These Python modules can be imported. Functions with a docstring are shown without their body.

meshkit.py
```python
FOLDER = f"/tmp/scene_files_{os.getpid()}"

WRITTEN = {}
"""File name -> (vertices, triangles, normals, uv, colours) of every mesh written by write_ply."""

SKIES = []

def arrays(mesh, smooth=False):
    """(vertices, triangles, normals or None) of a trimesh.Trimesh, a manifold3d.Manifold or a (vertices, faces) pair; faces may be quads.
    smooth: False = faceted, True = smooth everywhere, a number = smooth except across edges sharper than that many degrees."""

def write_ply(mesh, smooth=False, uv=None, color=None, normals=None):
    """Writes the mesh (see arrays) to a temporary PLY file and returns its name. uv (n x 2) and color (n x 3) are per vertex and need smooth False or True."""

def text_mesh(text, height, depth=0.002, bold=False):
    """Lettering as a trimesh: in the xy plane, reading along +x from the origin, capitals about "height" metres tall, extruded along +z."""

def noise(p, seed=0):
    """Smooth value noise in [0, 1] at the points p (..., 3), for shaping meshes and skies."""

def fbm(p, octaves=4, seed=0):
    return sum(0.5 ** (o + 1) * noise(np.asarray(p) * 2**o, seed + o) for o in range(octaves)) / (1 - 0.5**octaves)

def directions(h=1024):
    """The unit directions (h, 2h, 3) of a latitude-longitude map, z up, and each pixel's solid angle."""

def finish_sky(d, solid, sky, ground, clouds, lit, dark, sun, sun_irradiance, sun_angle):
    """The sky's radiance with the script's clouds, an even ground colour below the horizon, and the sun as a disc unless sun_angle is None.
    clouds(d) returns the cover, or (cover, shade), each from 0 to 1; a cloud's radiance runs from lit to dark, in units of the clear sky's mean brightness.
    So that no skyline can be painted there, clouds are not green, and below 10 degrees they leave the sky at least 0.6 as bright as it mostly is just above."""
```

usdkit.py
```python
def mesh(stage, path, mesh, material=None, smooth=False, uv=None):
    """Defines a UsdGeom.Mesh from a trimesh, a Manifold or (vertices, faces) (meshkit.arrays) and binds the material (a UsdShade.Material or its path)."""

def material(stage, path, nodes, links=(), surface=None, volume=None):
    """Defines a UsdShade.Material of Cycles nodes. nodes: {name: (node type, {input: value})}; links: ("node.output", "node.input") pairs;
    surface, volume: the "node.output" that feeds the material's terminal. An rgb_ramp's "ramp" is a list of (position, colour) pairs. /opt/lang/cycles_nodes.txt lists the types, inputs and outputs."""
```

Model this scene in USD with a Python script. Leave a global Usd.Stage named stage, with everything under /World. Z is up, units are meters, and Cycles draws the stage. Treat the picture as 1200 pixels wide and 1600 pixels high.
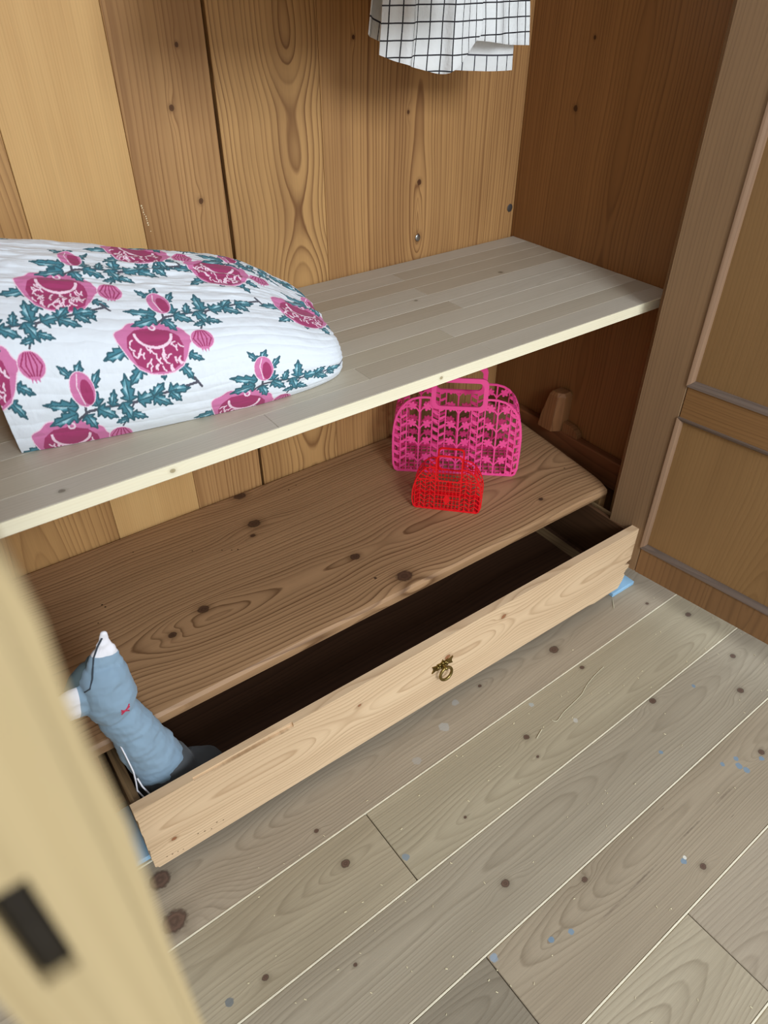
import math, random
import numpy as np, trimesh, manifold3d as m3
import shapely, shapely.geometry as sg
from shapely import affinity, ops
import usdkit, meshkit
from pxr import Usd, UsdGeom, UsdLux, UsdShade, Gf, Sdf, Vt

rng = np.random.default_rng(7); random.seed(7)
stage = Usd.Stage.CreateInMemory()
UsdGeom.SetStageUpAxis(stage, 'Z'); UsdGeom.SetStageMetersPerUnit(stage, 1.0)
UsdGeom.Xform.Define(stage, '/World'); UsdGeom.Scope.Define(stage, '/World/Looks')

# ------------------------------------------------------------------ camera
FPX = 1113.268
CAM = np.array([-1.153, -1.136, 1.0712])
ROW = np.array([[.813, -.582, 0], [-.355, -.496, -.792], [.461, .644, -.610]])
U_, S_, V_ = np.linalg.svd(ROW); ROW = U_ @ V_                    # world -> camera (x right, y down, z forward)
cam = UsdGeom.Camera.Define(stage, '/World/camera')
cam.CreateHorizontalApertureAttr(36.0); cam.CreateVerticalApertureAttr(48.0)
cam.CreateFocalLengthAttr(36.0 * FPX / 1200)
cam.CreateFStopAttr(7.0); cam.CreateFocusDistanceAttr(1.12)
cam.CreateClippingRangeAttr(Gf.Vec2f(0.01, 100))
cam.CreateExposureAttr(-0.22)
X = np.eye(4); X[0, :3], X[1, :3], X[2, :3], X[3, :3] = ROW[0], -ROW[1], -ROW[2], CAM
cam.AddTransformOp().Set(Gf.Matrix4d(*X.ravel().tolist()))

# ------------------------------------------------------------------ light: daylight through a high window behind the camera
def rect_light(name, pos, target, w, h, colour, radiance):
    l = UsdLux.RectLight.Define(stage, '/World/' + name)
    l.CreateWidthAttr(w); l.CreateHeightAttr(h); l.CreateColorAttr(Gf.Vec3f(*colour)); l.CreateIntensityAttr(radiance)
    z = np.array(pos, float) - np.array(target, float); z /= np.linalg.norm(z)
    x = np.cross([0, 0, 1], z); x /= np.linalg.norm(x); y = np.cross(z, x)
    T = np.eye(4); T[0, :3], T[1, :3], T[2, :3], T[3, :3] = x, y, z, pos
    l.AddTransformOp().Set(Gf.Matrix4d(*T.ravel().tolist()))
WIN = (-0.98, -3.05, 2.02)
rect_light('window_daylight', WIN, (-.55, -.2, .55), .80, .80, (.88, .97, 1.06), 33.0)
dome = UsdLux.DomeLight.Define(stage, '/World/sky'); dome.CreateColorAttr(Gf.Vec3f(.90, .97, 1.04)); dome.CreateIntensityAttr(.46)

# ------------------------------------------------------------------ object helpers
base_of, used = {}, {}
def numbered(path):
    k = used.get(path, 0); used[path] = k + 1
    return path if k == 0 else f'{path}_{k:03d}'
def tag(p, label=None, cat=None, group=None, kind=None):
    for k, v in (('label', label), ('category', cat), ('group', group), ('kind', kind)):
        if v: p.SetCustomDataByKey(k, v)
def thing(name, label, cat, loc=(0, 0, 0), group=None, kind=None, parent=None):
    path = numbered((parent or '/World') + '/' + name)
    x = UsdGeom.Xform.Define(stage, path); o = np.array(loc, float) - (base_of[parent] if parent else 0)
    x.AddTranslateOp().Set(Gf.Vec3d(*o.tolist())); base_of[path] = np.array(loc, float)
    tag(x.GetPrim(), label, cat, group, kind)
    return path
def part(name, mesh, mat, parent=None, smooth=False, label=None, kind=None, cat=None, uv=None, colors=None, group=None):
    """One Mesh prim; the mesh comes in world coordinates."""
    path = numbered((parent or '/World') + '/' + name)
    if hasattr(mesh, 'to_mesh'):
        q = mesh.to_mesh(); mesh = trimesh.Trimesh(q.vert_properties[:, :3], q.tri_verts, process=False)
    mesh = mesh.copy(); b = base_of[parent] if parent else np.zeros(3)
    mesh.apply_translation(-b)
    if smooth is True and colors is None and uv is None and len(mesh.vertices): pass
    m = usdkit.mesh(stage, path, mesh, mat, smooth, uv)
    if colors is not None:
        UsdGeom.PrimvarsAPI(m).CreatePrimvar('print', Sdf.ValueTypeNames.Color3fArray, 'vertex').Set(Vt.Vec3fArray.FromNumpy(np.asarray(colors, np.float32)))
    base_of[path] = b
    tag(m.GetPrim(), label, cat, group, kind)
    return path

# ------------------------------------------------------------------ mesh helpers
def hull(pts): return trimesh.convex.convex_hull(np.asarray(pts, float))
def cbox(a, b, c=.0015):
    """box from corner a to corner b with chamfered edges"""
    a, b = np.minimum(a, b), np.maximum(a, b); c = min(c, *(np.array(b) - a) / 3); P = []
    for i in (0, 1):
        for j in (0, 1):
            for k in (0, 1):
                s = np.array([i, j, k]); p = np.where(s, b, a); d = np.where(s, -c, c)
                for ax in range(3):
                    q = p + d; q[ax] = p[ax]; P.append(q)
    return hull(P)
def rotz(m, a, about):
    m.apply_transform(trimesh.transformations.rotation_matrix(a, [0, 0, 1], about)); return m
def local(m, o, ex, ey, ez):
    """moves a mesh built in (x,y,z) into the frame o, ex, ey, ez"""
    T = np.eye(4); T[:3, 0], T[:3, 1], T[:3, 2], T[:3, 3] = ex, ey, ez, o
    m = m.copy(); m.apply_transform(T)
    if np.linalg.det(T[:3, :3]) < 0: m.invert()
    return m
def extrude(poly, d, fine=None):
    rings = []
    for g in getattr(poly, 'geoms', [poly]):
        if g.area > 1e-9: rings += [np.array(r.coords)[:-1] for r in (g.exterior, *g.interiors)]
    M = m3.Manifold.extrude(m3.CrossSection(rings, m3.FillRule.EvenOdd), d)
    if fine: M = M.refine_to_length(fine)
    q = M.to_mesh(); return trimesh.Trimesh(q.vert_properties[:, :3], q.tri_verts, process=False)
def cat(ms): return trimesh.util.concatenate(ms)
def tube(P, r, n=10, closed=False, cap=True):
    P = np.asarray(P, float); k = len(P); r = np.broadcast_to(r, k)
    T = np.roll(P, -1, 0) - np.roll(P, 1, 0) if closed else np.gradient(P, axis=0)
    T /= np.linalg.norm(T, axis=1)[:, None]
    u = np.cross(T[0], [0, 0, 1.]); u = u if np.linalg.norm(u) > .1 else np.cross(T[0], [0, 1., 0]); V = []
    a = np.arange(n) * 2 * np.pi / n
    for i in range(k):
        u = u - T[i] * (u @ T[i]); u /= np.linalg.norm(u); v = np.cross(T[i], u)
        V.append(P[i] + r[i] * (np.cos(a)[:, None] * u + np.sin(a)[:, None] * v))
    V = np.vstack(V); F = []
    for i in range(k if closed else k - 1):
        j = (i + 1) % k
        for q in range(n):
            w = (q + 1) % n
            F += [[i * n + q, i * n + w, j * n + w], [i * n + q, j * n + w, j * n + q]]
    if not closed and cap:
        V = np.vstack([V, P[0], P[-1]]); c = len(V)
        for q in range(n):
            w = (q + 1) % n
            F += [[c - 2, w, q], [c - 1, (k - 1) * n + q, (k - 1) * n + w]]
    return trimesh.Trimesh(V, F, process=False)
def sheet(G, thick=0.0012):
    """a closed thin shell from a grid of points G (a, b, 3)"""
    a, b = G.shape[:2]
    du, dv = np.gradient(G, axis=0), np.gradient(G, axis=1)
    N = np.cross(du, dv); N /= np.maximum(np.linalg.norm(N, axis=2, keepdims=True), 1e-12)
    V = np.vstack([(G + N * thick / 2).reshape(-1, 3), (G - N * thick / 2).reshape(-1, 3)])
    I = np.arange(a * b).reshape(a, b); q = [I[:-1, :-1], I[1:, :-1], I[1:, 1:], I[:-1, 1:]]
    q = np.stack([x.ravel() for x in q], 1); n = a * b
    F = [q, q[:, ::-1] + n]
    for e, fl in ((I[0], 0), (I[-1], 1), (I[:, 0], 1), (I[:, -1], 0)):
        s = np.stack([e[:-1], e[1:], e[1:] + n, e[:-1] + n], 1); F.append(s[:, ::-1] if fl else s)
    F = np.vstack(F); F = np.vstack([F[:, [0, 1, 2]], F[:, [0, 2, 3]]])
    return trimesh.Trimesh(V, F, process=False)

# ------------------------------------------------------------------ materials
def lin(h):
    c = np.array([int(h[i:i + 2], 16) for i in (0, 2, 4)]) / 255.
    return tuple(np.where(c <= .04045, c / 12.92, ((c + .055) / 1.055) ** 2.4).tolist())
class Graph:
    def __init__(s): s.n, s.l, s.k = {}, [], 0
    def add(s, kind, ins=None, **links):
        name = f'n{s.k}'; s.k += 1; s.n[name] = (kind, dict(ins or {}))
        for k, v in links.items():
            if isinstance(v, str): s.l.append((v, f'{name}.{k}'))
            else: s.n[name][1][k] = v
        return name
    def math(s, op, a, b=0.5, c=0.0, clamp=False):
        return s.add('math', {'math_type': op, 'use_clamp': clamp}, value1=a, value2=b, value3=c) + '.value'
    def smooth(s, x, lo, hi, a=0.0, b=1.0):
        return s.add('map_range', {'range_type': 'smoothstep', 'clamp': True, 'from_min': lo, 'from_max': hi, 'to_min': a, 'to_max': b}, value=x) + '.result'
    def mix(s, f, a, b, mode='mix'):
        return s.add('mix', {'mix_type': mode}, fac=f, color1=a, color2=b) + '.color'
    def noise(s, v, scale=1., detail=2., rough=.5, dim='3D', **k):
        return s.add('noise_texture', {'scale': scale, 'detail': detail, 'roughness': rough, 'dimensions': dim, **k}, vector=v) + '.fac'
    def vec(s, x=0., y=0., z=0.): return s.add('combine_xyz', {}, x=x, y=y, z=z) + '.vector'
    def make(s, name, bsdf): return usdkit.material(stage, '/World/Looks/' + name, s.n, s.l, surface=bsdf + '.BSDF')

WOODS = {}
def wood(name, o, L, W, light, dark, mid=None, freq=150, w0=0., h0=.03, amp=.03, hamp=.05, wl=1.3, knots=(), spots=(), rough=.55,
         contrast=.75, seed=0., fibre=.16, blotch=.25, knotcol=None, wiggle=.0016, spec=.3, sharp=.9, tone=1.0):
    """Solid timber: growth rings about a wandering pith that runs along L; o = origin, W = across the face.
    knots = (l, w, radius) in the board's own plane; spots = (l, w, radius, colour): stains and paint."""
    g = Graph(); L, W = np.array(L, float), np.array(W, float); T = np.cross(L, W)
    p = g.add('vector_math', {'math_type': 'subtract', 'vector2': tuple(map(float, o))}, vector1=g.add('geometry') + '.position') + '.vector'
    dot = lambda a: g.add('vector_math', {'math_type': 'dot_product', 'vector2': tuple(map(float, a))}, vector1=p) + '.value'
    l, w, t = dot(L), dot(W), dot(T)
    sc = lambda x, k, off=0.: g.math('multiply_add', x, k, off)
    A = g.noise(g.vec(sc(l, wl, seed), sc(w, 3.0, seed * .7), sc(t, 3.)), 1., 2.)
    B = g.noise(g.vec(sc(l, 2.2 * wl, seed * 1.7 + 5), .3, .6), 1., 1.)
    Cn = g.noise(g.vec(sc(l, 14., seed), sc(w, 70.), sc(t, 70.)), 1., 3.)
    wv = g.math('add', g.math('multiply_add', A, amp, -amp / 2 - w0), w)
    h = g.math('add', g.math('multiply_add', B, hamp, h0 - hamp / 2), t)
    r = g.math('sqrt', g.math('add', g.math('multiply', wv, wv), g.math('multiply', h, h)))
    r = g.math('add', r, g.math('multiply_add', Cn, wiggle, -wiggle / 2))
    kms = []
    for i, (kl, kw, kr) in enumerate(knots):
        dl, dw = g.math('multiply_add', l, 1 / 1.2, -kl / 1.2), g.math('subtract', w, kw)
        near = g.math('sqrt', g.math('add', g.math('multiply', dl, dl), g.math('multiply', dw, dw)))
        dl2 = g.math('multiply', dl, .36)
        far = g.math('sqrt', g.math('add', g.math('multiply', dl2, dl2), g.math('multiply', dw, dw)))
        fall = g.smooth(far, 0.6 * kr, 3.6 * kr, 1., 0.); fall = g.math('multiply', fall, fall)
        r = g.math('add', r, g.math('multiply', fall, kr * (1.15 if i % 2 else -1.15)))
        kms.append((near, kr))
    x = g.math('add', g.math('multiply', r, float(freq)), g.math('multiply', g.noise(g.vec(sc(r, 45.), seed + .5, 0.), 1., 1.), 2.5))
    fr = g.math('fraction', x)
    ring = g.add('rgb_ramp', {'ramp': [(0., (.35,) * 3), (.06, (.05,) * 3), (.45, (.16,) * 3), (.72, (.5,) * 3), (sharp, (1,) * 3), (.96, (.75,) * 3), (1., (.35,) * 3)]}, fac=fr) + '.color'
    vary = g.add('white_noise_texture', {'dimensions': '1D'}, w=g.math('floor', x)) + '.value'
    zone = g.noise(g.vec(sc(l, 1.1, seed + 3), sc(w, 8., seed), 0.), 1., 2.)
    k = g.math('multiply', g.math('multiply_add', vary, .55, .45), g.smooth(zone, .25, .7, .55, 1.))
    k = g.math('multiply', g.math('multiply', ring, k), contrast)
    lightv = np.array(light) * tone; darkv = np.array(dark) * tone; midv = np.array(mid if mid is not None else (lightv * .72 + darkv * .28)) * (tone if mid is not None else 1)
    big = g.noise(g.vec(sc(l, 2.2, seed + 9), sc(w, 14., seed), sc(t, 14.)), 1., 3.)
    col = g.mix(g.smooth(big, .5 - blotch * 1.2, .5 + blotch * 1.2), tuple(lightv), tuple(midv))
    col = g.mix(k, col, tuple(darkv))
    F = g.noise(g.vec(sc(l, 9.), sc(w, 900.), sc(t, 900.)), 1., 2.)
    F2 = g.noise(g.vec(sc(l, 4.), sc(w, 230.), sc(t, 230.)), 1., 3.)
    f = g.math('add', g.math('multiply_add', F, fibre, 1 - fibre / 2), g.math('multiply_add', F2, fibre * 1.2, -fibre * .6))
    col = g.add('vector_math', {'math_type': 'scale'}, vector1=col, scale=f) + '.vector'
    kc = knotcol or tuple(darkv * .38); bite = g.noise(g.vec(sc(l, 160.), sc(w, 160.), 0.), 1., 2.)
    for near, kr in kms:
        nn = g.math('multiply_add', bite, kr * .5, near)
        m = g.smooth(nn, kr * 1.35, kr * .95)
        osc = g.math('multiply_add', g.math('sine', g.math('multiply', nn, 9. / kr)), .25, .5)
        inner = g.mix(osc, tuple(np.array(kc) * 1.0), tuple(np.array(kc) * 2.3))
        rim = g.smooth(nn, kr * .75, kr * 1.15)
        inner = g.mix(g.math('multiply', rim, .75), inner, tuple(np.array(kc) * .7))
        halo = g.smooth(nn, kr * 2.6, kr * 1.0, 0., .35)
        col = g.mix(halo, col, tuple(darkv * .8)); col = g.mix(m, col, inner)
    for (sl, sw, sr, scol, *el) in spots:                       # a fifth value stretches the stain along the grain
        el = el[0] if el else 1.
        dl, dw = g.math('multiply_add', l, 1 / el, -sl / el), g.math('subtract', w, sw)
        d = g.math('multiply_add', bite, sr * .9, g.math('sqrt', g.math('add', g.math('multiply', dl, dl), g.math('multiply', dw, dw))))
        col = g.mix(g.smooth(d, sr * 1.5, sr * (1.2 if el == 1. else .3), 0., .85 if el == 1. else .6), col, scol)
    b = g.add('bump', {'strength': .35, 'distance': .0007}, height=g.math('add', g.math('multiply', k, -.6), g.math('multiply', F, .5))) + '.normal'
    pb = g.add('principled_bsdf', {'roughness': rough, 'specular_ior_level': spec}, base_color=col, normal=b)
    return g.make(name, pb)

def plain(name, col, rough=.5, metallic=0., spec=.5, noise=0., nscale=60., bump=0., bdist=.001, **extra):
    g = Graph(); links = {}
    if noise or bump:
        n = g.noise(g.add('geometry') + '.position', nscale, 3.)
        if noise: links['base_color'] = g.mix(n, tuple(np.array(col) * (1 - noise)), tuple(np.minimum(np.array(col) * (1 + noise), 1)))
        if bump: links['normal'] = g.add('bump', {'strength': bump, 'distance': bdist}, height=n) + '.normal'
    ins = {'roughness': rough, 'metallic': metallic, 'specular_ior_level': spec, **extra}
    if 'base_color' not in links: ins['base_color'] = tuple(map(float, col))
    return g.make(name, g.add('principled_bsdf', ins, **links))

EX, EY, EZ = np.eye(3)
ZS, ZC = .6028, .2132                       # top of the shelf, top of the low chest
MAT = {}
MAT['wall_paint'] = plain('wall_paint', (.74, .73, .70), .8, noise=.03, nscale=8)
MAT['dark_gap'] = plain('dark_gap', (.03, .02, .012), .9)

# ------------------------------------------------------------------ the room: floor of pine planks, plastered wall behind the wardrobe
YAW = .0258
FL, FW = np.array([math.cos(YAW), math.sin(YAW), 0]), np.array([math.sin(YAW), -math.cos(YAW), 0])   # along a plank; across, toward the room
FO = np.array([-.5, -.4854, 0.])            # origin on a seam
seams = [-.398, -.2655, -.1328, 0., .1326, .2652, .3976, .5301, .6602]
def fl(x, y): d = np.array([x, y, 0]) - FO; return float(d @ FL), float(d @ FW)
blue, white = lin('748a9b'), lin('d8d4c8')
brown_knot = lin('4d3b30')
plank_knots = [(-.33, -.561, .0105), (-.076, -.586, .004), (-.319, -.624, .005), (-.033, -.656, .007), (-.273, -.753, .007), (-.121, -.833, .007), (-.058, -.776, .006),
               (-.516, -.674, .006), (-.528, -.713, .003), (-.7, -.724, .003), (-.894, -.675, .0075), (-.719, -.836, .007), (-1.13, -.536, .0165), (-1.135, -.603, .019),
               (-1.064, -.74, .005), (-.508, -.543, .004), (-.958, -.797, .003), (-.72, -.929, .003), (-.461, -.990, .0055), (-.903, -.606, .004), (-.21, -.93, .006), (-.62, -.90, .005)]
plank_spots = [(-.555, -.949, .0026, lin('54443a'), 20.), (-.43, -.944, .0022, lin('54443a'), 22.), (-.62, -.952, .0032, lin('6a594a'), 14.), (-.33, -.940, .0034, lin('6d5c4c'), 12.), (-.354, -.969, .0010, lin('3a2c22'), 8.), (-.435, -.897, .0010, lin('3a2c22'), 8.), (-.720, -.929, .0045, blue), (-.690, -.938, .0045, blue), (-.265, -.923, .006, blue), (-.257, -.912, .005, blue), (-.262, -.935, .006, blue), (-.221, -.937, .005, blue), (-.285, -.905, .004, blue), (-.478, -.968, .005, blue),
               (-.472, -.966, .003, white), (-.183, -.776, .004, blue), (-1.116, -.738, .006, lin('6b6f70')), (-.70, -.60, .008, lin('a49c90')), (-.62, -.575, .010, lin('a8a39a')), (-.57, -.545, .007, lin('a29d95')),
               (-.815, -.72, .006, lin('7d8a92')), (-.42, -.70, .005, lin('b9b3a8')), (-.35, -.83, .004, blue), (-.46, -.63, .005, lin('a8aaa4')), (-.80, -.90, .006, lin('8b98a4'))]
tones = ['9a9080', '857c6e', '978a78', 'a09582', '9c9080', '9f9480', 'a29884']
wall_x0, wall_x1 = -2.3, 1.25
floor = thing('floor', None, None, (0, 0, 0), kind='structure')
part('subfloor', cbox((-3.0, -3.9, -.06), (1.6, .25, -.022), .002), MAT['dark_gap'], floor)
def plank(i, w0, w1, l0, l1, far=False):
    a, b = .0012, .0014
    m = cbox((l0 + .0006, w0 + a, -.02), (l1 - .0006, w1 - b, 0.), .0011)
    m = local(m, FO, FL, FW, -np.cross(FL, FW) if np.cross(FL, FW)[2] < 0 else np.cross(FL, FW))
    kn = [(fl(x, y)[0], fl(x, y)[1], r) for x, y, r in plank_knots]; kn = [(a_, b_, r_ * .88) for a_, b_, r_ in kn]; kn = [k for k in kn if w0 < k[1] < w1 and l0 < k[0] < l1]
    sp = [(*fl(x, y), r, *c) for x, y, r, *c in plank_spots]; sp = [s for s in sp if w0 < s[1] < w1 and l0 < s[0] < l1]
    light = np.array(lin(tones[i % 7])) * np.array([1.03, 1., .93]); rr = random.Random(i * 13 + 5)
    mat = wood(f'floor_pine_{i:02d}', FO, FL, FW, light * 1.12, light * .52 * np.array([1.08, 1., .9]), freq=rr.choice([230, 260, 300]), w0=(w0 + w1) / 2 + rr.uniform(-.05, .05), h0=.03 + rr.uniform(-.01, .02),
               amp=.05, hamp=.095, wl=.9, knots=[] if far else kn, spots=[] if far else sp, seed=rr.uniform(0, 40), contrast=.66, rough=.62, blotch=.16, fibre=.24, knotcol=brown_knot, spec=.25)
    part('plank', m, mat, floor)
pi = 0
for i in range(len(seams) - 1):
    w0, w1 = seams[i], seams[i + 1]
    cuts = {4: [-2.4, -.328, 1.7], 6: [-2.4, -.318, 1.7], 1: [-2.4, .2, 1.7], 7: [-2.4, -.05, 1.7]}.get(i, [-2.4, 1.7])
    for c0, c1 in zip(cuts[:-1], cuts[1:]): plank(pi, w0, w1, c0, c1, far=i < 3); pi += 1
w = seams[-1]
while w < 3.2:                                # the rest of the room
    plank(pi, w, w + .1325, -2.4, 1.7, far=True); pi += 1; w += .1325
MAT['seam'] = plain('pale_seam_wood', lin('ddd2b8'), .7, noise=.2, nscale=90)
for s in seams[2:]:                           # pale slivers of bare wood standing in the joints
    m = cbox((-2.4, s - .0013, -.012), (1.7, s + .0011, .0007), .0003)
    part('joint_strip', local(m, FO, FL, FW, EZ), MAT['seam'], floor)
wl_ = thing('wall_back', None, None, (0, 0, 0), kind='structure')
part('plaster', cbox((-3.0, .12, -.02), (1.6, .22, 2.5), .002), MAT['wall_paint'], wl_)
part('skirting', cbox((-3.0, .1, 0), (1.6, .12, .09), .004), plain('skirting_paint', (.75, .74, .7), .5), wl_)

# ------------------------------------------------------------------ the wardrobe
wr = thing('wardrobe', 'old waxed pine wardrobe standing open, plank back and panelled doors', 'wardrobe', (-.6, -.2, 0))
WL = -1.215
def vwood(name, x0, light, dark, **k):       # boards that stand upright, face toward the room
    return wood(name, (x0, 0, 0), EZ, EX, lin(light), lin(dark), **k)
bk = lambda lst, x0: [(z, x - x0, r) for x, z, r in lst]
rf = random.Random(3); flecks = [(.781 - .0032 * i, -.002 + .0005 * i + rf.uniform(-.0008, .0008), rf.uniform(.0008, .0015), lin('efe0b8')) for i in range(13) if i not in (10, 11)]
boards = [
    (-1.213, -.955, 'back_pine_0', 'c0935c', '7d522d', dict(freq=120, w0=.12, h0=.03, hamp=.13, seed=3.1, blotch=.13)),
    (-.955, -.793, 'back_pine_1', 'd8ae72', 'b3824b', dict(freq=260, w0=-.32, h0=.01, amp=.02, hamp=.02, seed=11., contrast=.4, blotch=.12)),
    (-.793, -.6525, 'back_pine_2', 'c0935f', '7b4f29', dict(freq=130, w0=.19, h0=.02, amp=.03, hamp=.04, seed=6.3, contrast=.85, blotch=.12, knots=[(.905, .074, .004), (.774, .098, .004), (.981, .096, .003)], spots=[(a, b + .005, c, d) for a, b, c, d in flecks])),
    (-.6475, -.466, 'back_pine_3', 'c59860', '6e4424', dict(freq=125, w0=.125, h0=.012, amp=.035, hamp=.15, seed=29.2, contrast=1., wl=1.5, blotch=.14)),
    (-.466, -.0005, 'back_pine_4', 'bd8f5a', '6d4224', dict(freq=135, w0=.205, h0=.014, amp=.03, hamp=.13, seed=33.3, contrast=.95, wl=1.3, blotch=.14, knots=[(.642, .208, .007), (.744, .208, .005), (.863, .179, .003), (.978, .066, .003)])),
]
for x0, x1, nm, lt, dk, kw in boards:
    part('back_board', cbox((x0 + .0003, 0., .02), (x1 - .0003, .016, 1.85), .0008), vwood(nm, x0, lt, dk, **kw), wr)
part('back_frame', cbox((WL, .0165, .02), (.03, .03, 1.85), .001), MAT['dark_gap'], wr, label='dark backing behind the gap between the back boards')
side_mat = wood('side_pine', (0, -.45, 0), EZ, EY, lin('8f6136'), lin('512f15'), freq=150, w0=.20, h0=.03, amp=.04, hamp=.05, seed=14.2, contrast=.75, knots=[(.86, .32, .005), (.97, .30, .003)], blotch=.3, rough=.45)
part('side_panel', cbox((.0, -.44, .02), (.02, .016, 1.85), .001), side_mat, wr)
side_mat2 = wood('side_pine_left', (WL, -.45, 0), EZ, EY, lin('a87846'), lin('6b4420'), freq=150, w0=.15, h0=.03, seed=4.4)
part('side_panel', cbox((WL - .02, -.44, .02), (WL, .016, 1.85), .001), side_mat2, wr)
part('top_panel', cbox((WL - .04, -.49, 1.85), (.04, .03, 1.875), .004), side_mat2, wr)
inner_mat = wood('base_pine', (-.6, -.2, .04), EX, EY, lin('8a6038'), lin('4c2d14'), freq=140, w0=0, h0=.05, seed=9.)
part('bottom_panel', cbox((WL, -.40, .022), (0, .0, .04), .001), inner_mat, wr)
door_pine = dict(freq=170, contrast=.62, hamp=.09, rough=.5, blotch=.3, fibre=.12)
stile_mat = wood('front_stile_pine', (-.07, -.46, 0), EZ, EX, lin('8d6a45'), lin('5d4027'), seed=2., w0=-.2, h0=.02, **door_pine)
part('front_stile', cbox((-.070, -.462, .02), (.02, -.4405, 1.85), .002), stile_mat, wr)
part('front_stile', cbox((WL - .02, -.462, .02), (-1.157, -.4405, 1.85), .002), stile_mat, wr)
part('front_rail', cbox((-1.157, -.462, 1.76), (-.07, -.4405, 1.85), .002), stile_mat, wr)
# batten along the right wall, wedge block and peg standing on it
batten_mat = wood('batten_pine', (0, -.2, ZC), EY, EX, lin('7d4d2c'), lin('4a2a15'), freq=160, w0=-.1, h0=.02, seed=7.7, rough=.6)
part('side_batten', cbox((-.022, -.425, .165), (-.0003, -.002, .232), .003), batten_mat, wr)
wedge_mat = wood('wedge_pine', (-.02, -.21, .25), EZ, EY, lin('8d603a'), lin('5a361c'), freq=150, w0=.1, h0=.02, seed=8.8, rough=.6)
wedge = []
for z, y0, y1, xx in ((.2325, -.238, -.188, -.040), (.262, -.240, -.192, -.040), (.318, -.240, -.205, -.036), (.326, -.236, -.209, -.032)):
    wedge += [(xx, y0 + .012, z), (xx, y1, z), (-.0225, y0, z), (-.0225, y1, z), (-.0005 - (.004 if z > .32 else 0), y0, z), (-.0005 - (.004 if z > .32 else 0), y1, z)]
part('wedge_block', hull(wedge), wedge_mat, wr)
peg = sg.Polygon([(-.285, .2325), (-.241, .2325), (-.241, .256), (-.262, .255), (-.276, .250), (-.284, .242)])
part('peg', local(extrude(peg, .014), (-.018, 0, 0), EY, EZ, EX), wedge_mat, wr)
MAT['iron'] = plain('dark_iron', (.05, .045, .042), .45, 1., noise=.3)
MAT['zinc'] = plain('bright_screw', (.42, .40, .36), .35, 1., noise=.2)
def stud(x, z, r, mat, h=.002):
    m = trimesh.creation.icosphere(2, 1.); m.apply_scale([r, h, r * 1.1]); m.apply_translation([x, -.0002, z]); part('nail', m, mat, wr, True)
stud(-.258, .642, .0062, MAT['zinc']); stud(-.0125, .661, .0075, plain('old_nail', (.07, .06, .055), .6, .3, noise=.3, nscale=300))
# blue feet that show under both ends of the drawer
MAT['blue_paint'] = plain('blue_paint', lin('8fb9d6'), .6, noise=.06, nscale=40)
part('foot', cbox((-.122, -.5315, .0003), (-.053, -.42, .0100), .001), MAT['blue_paint'], wr, label='light blue block under the right end of the drawer')
part('foot', cbox((-1.215, -.498, .0003), (-1.120, -.40, .0100), .001), MAT['blue_paint'], wr, label='light blue block under the left end of the drawer')
part('foot', cbox((-.12, -.06, .0003), (.0, .0, .0195), .002), MAT['blue_paint'], wr)
part('foot', cbox((-1.215, -.06, .0003), (-1.12, .0, .0195), .002), MAT['blue_paint'], wr)
part('hanging_rail', tube(np.c_[np.linspace(WL, 0, 8), np.full(8, -.185), np.full(8, 1.66)], .013, 16), side_mat2, wr, 40)

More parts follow.
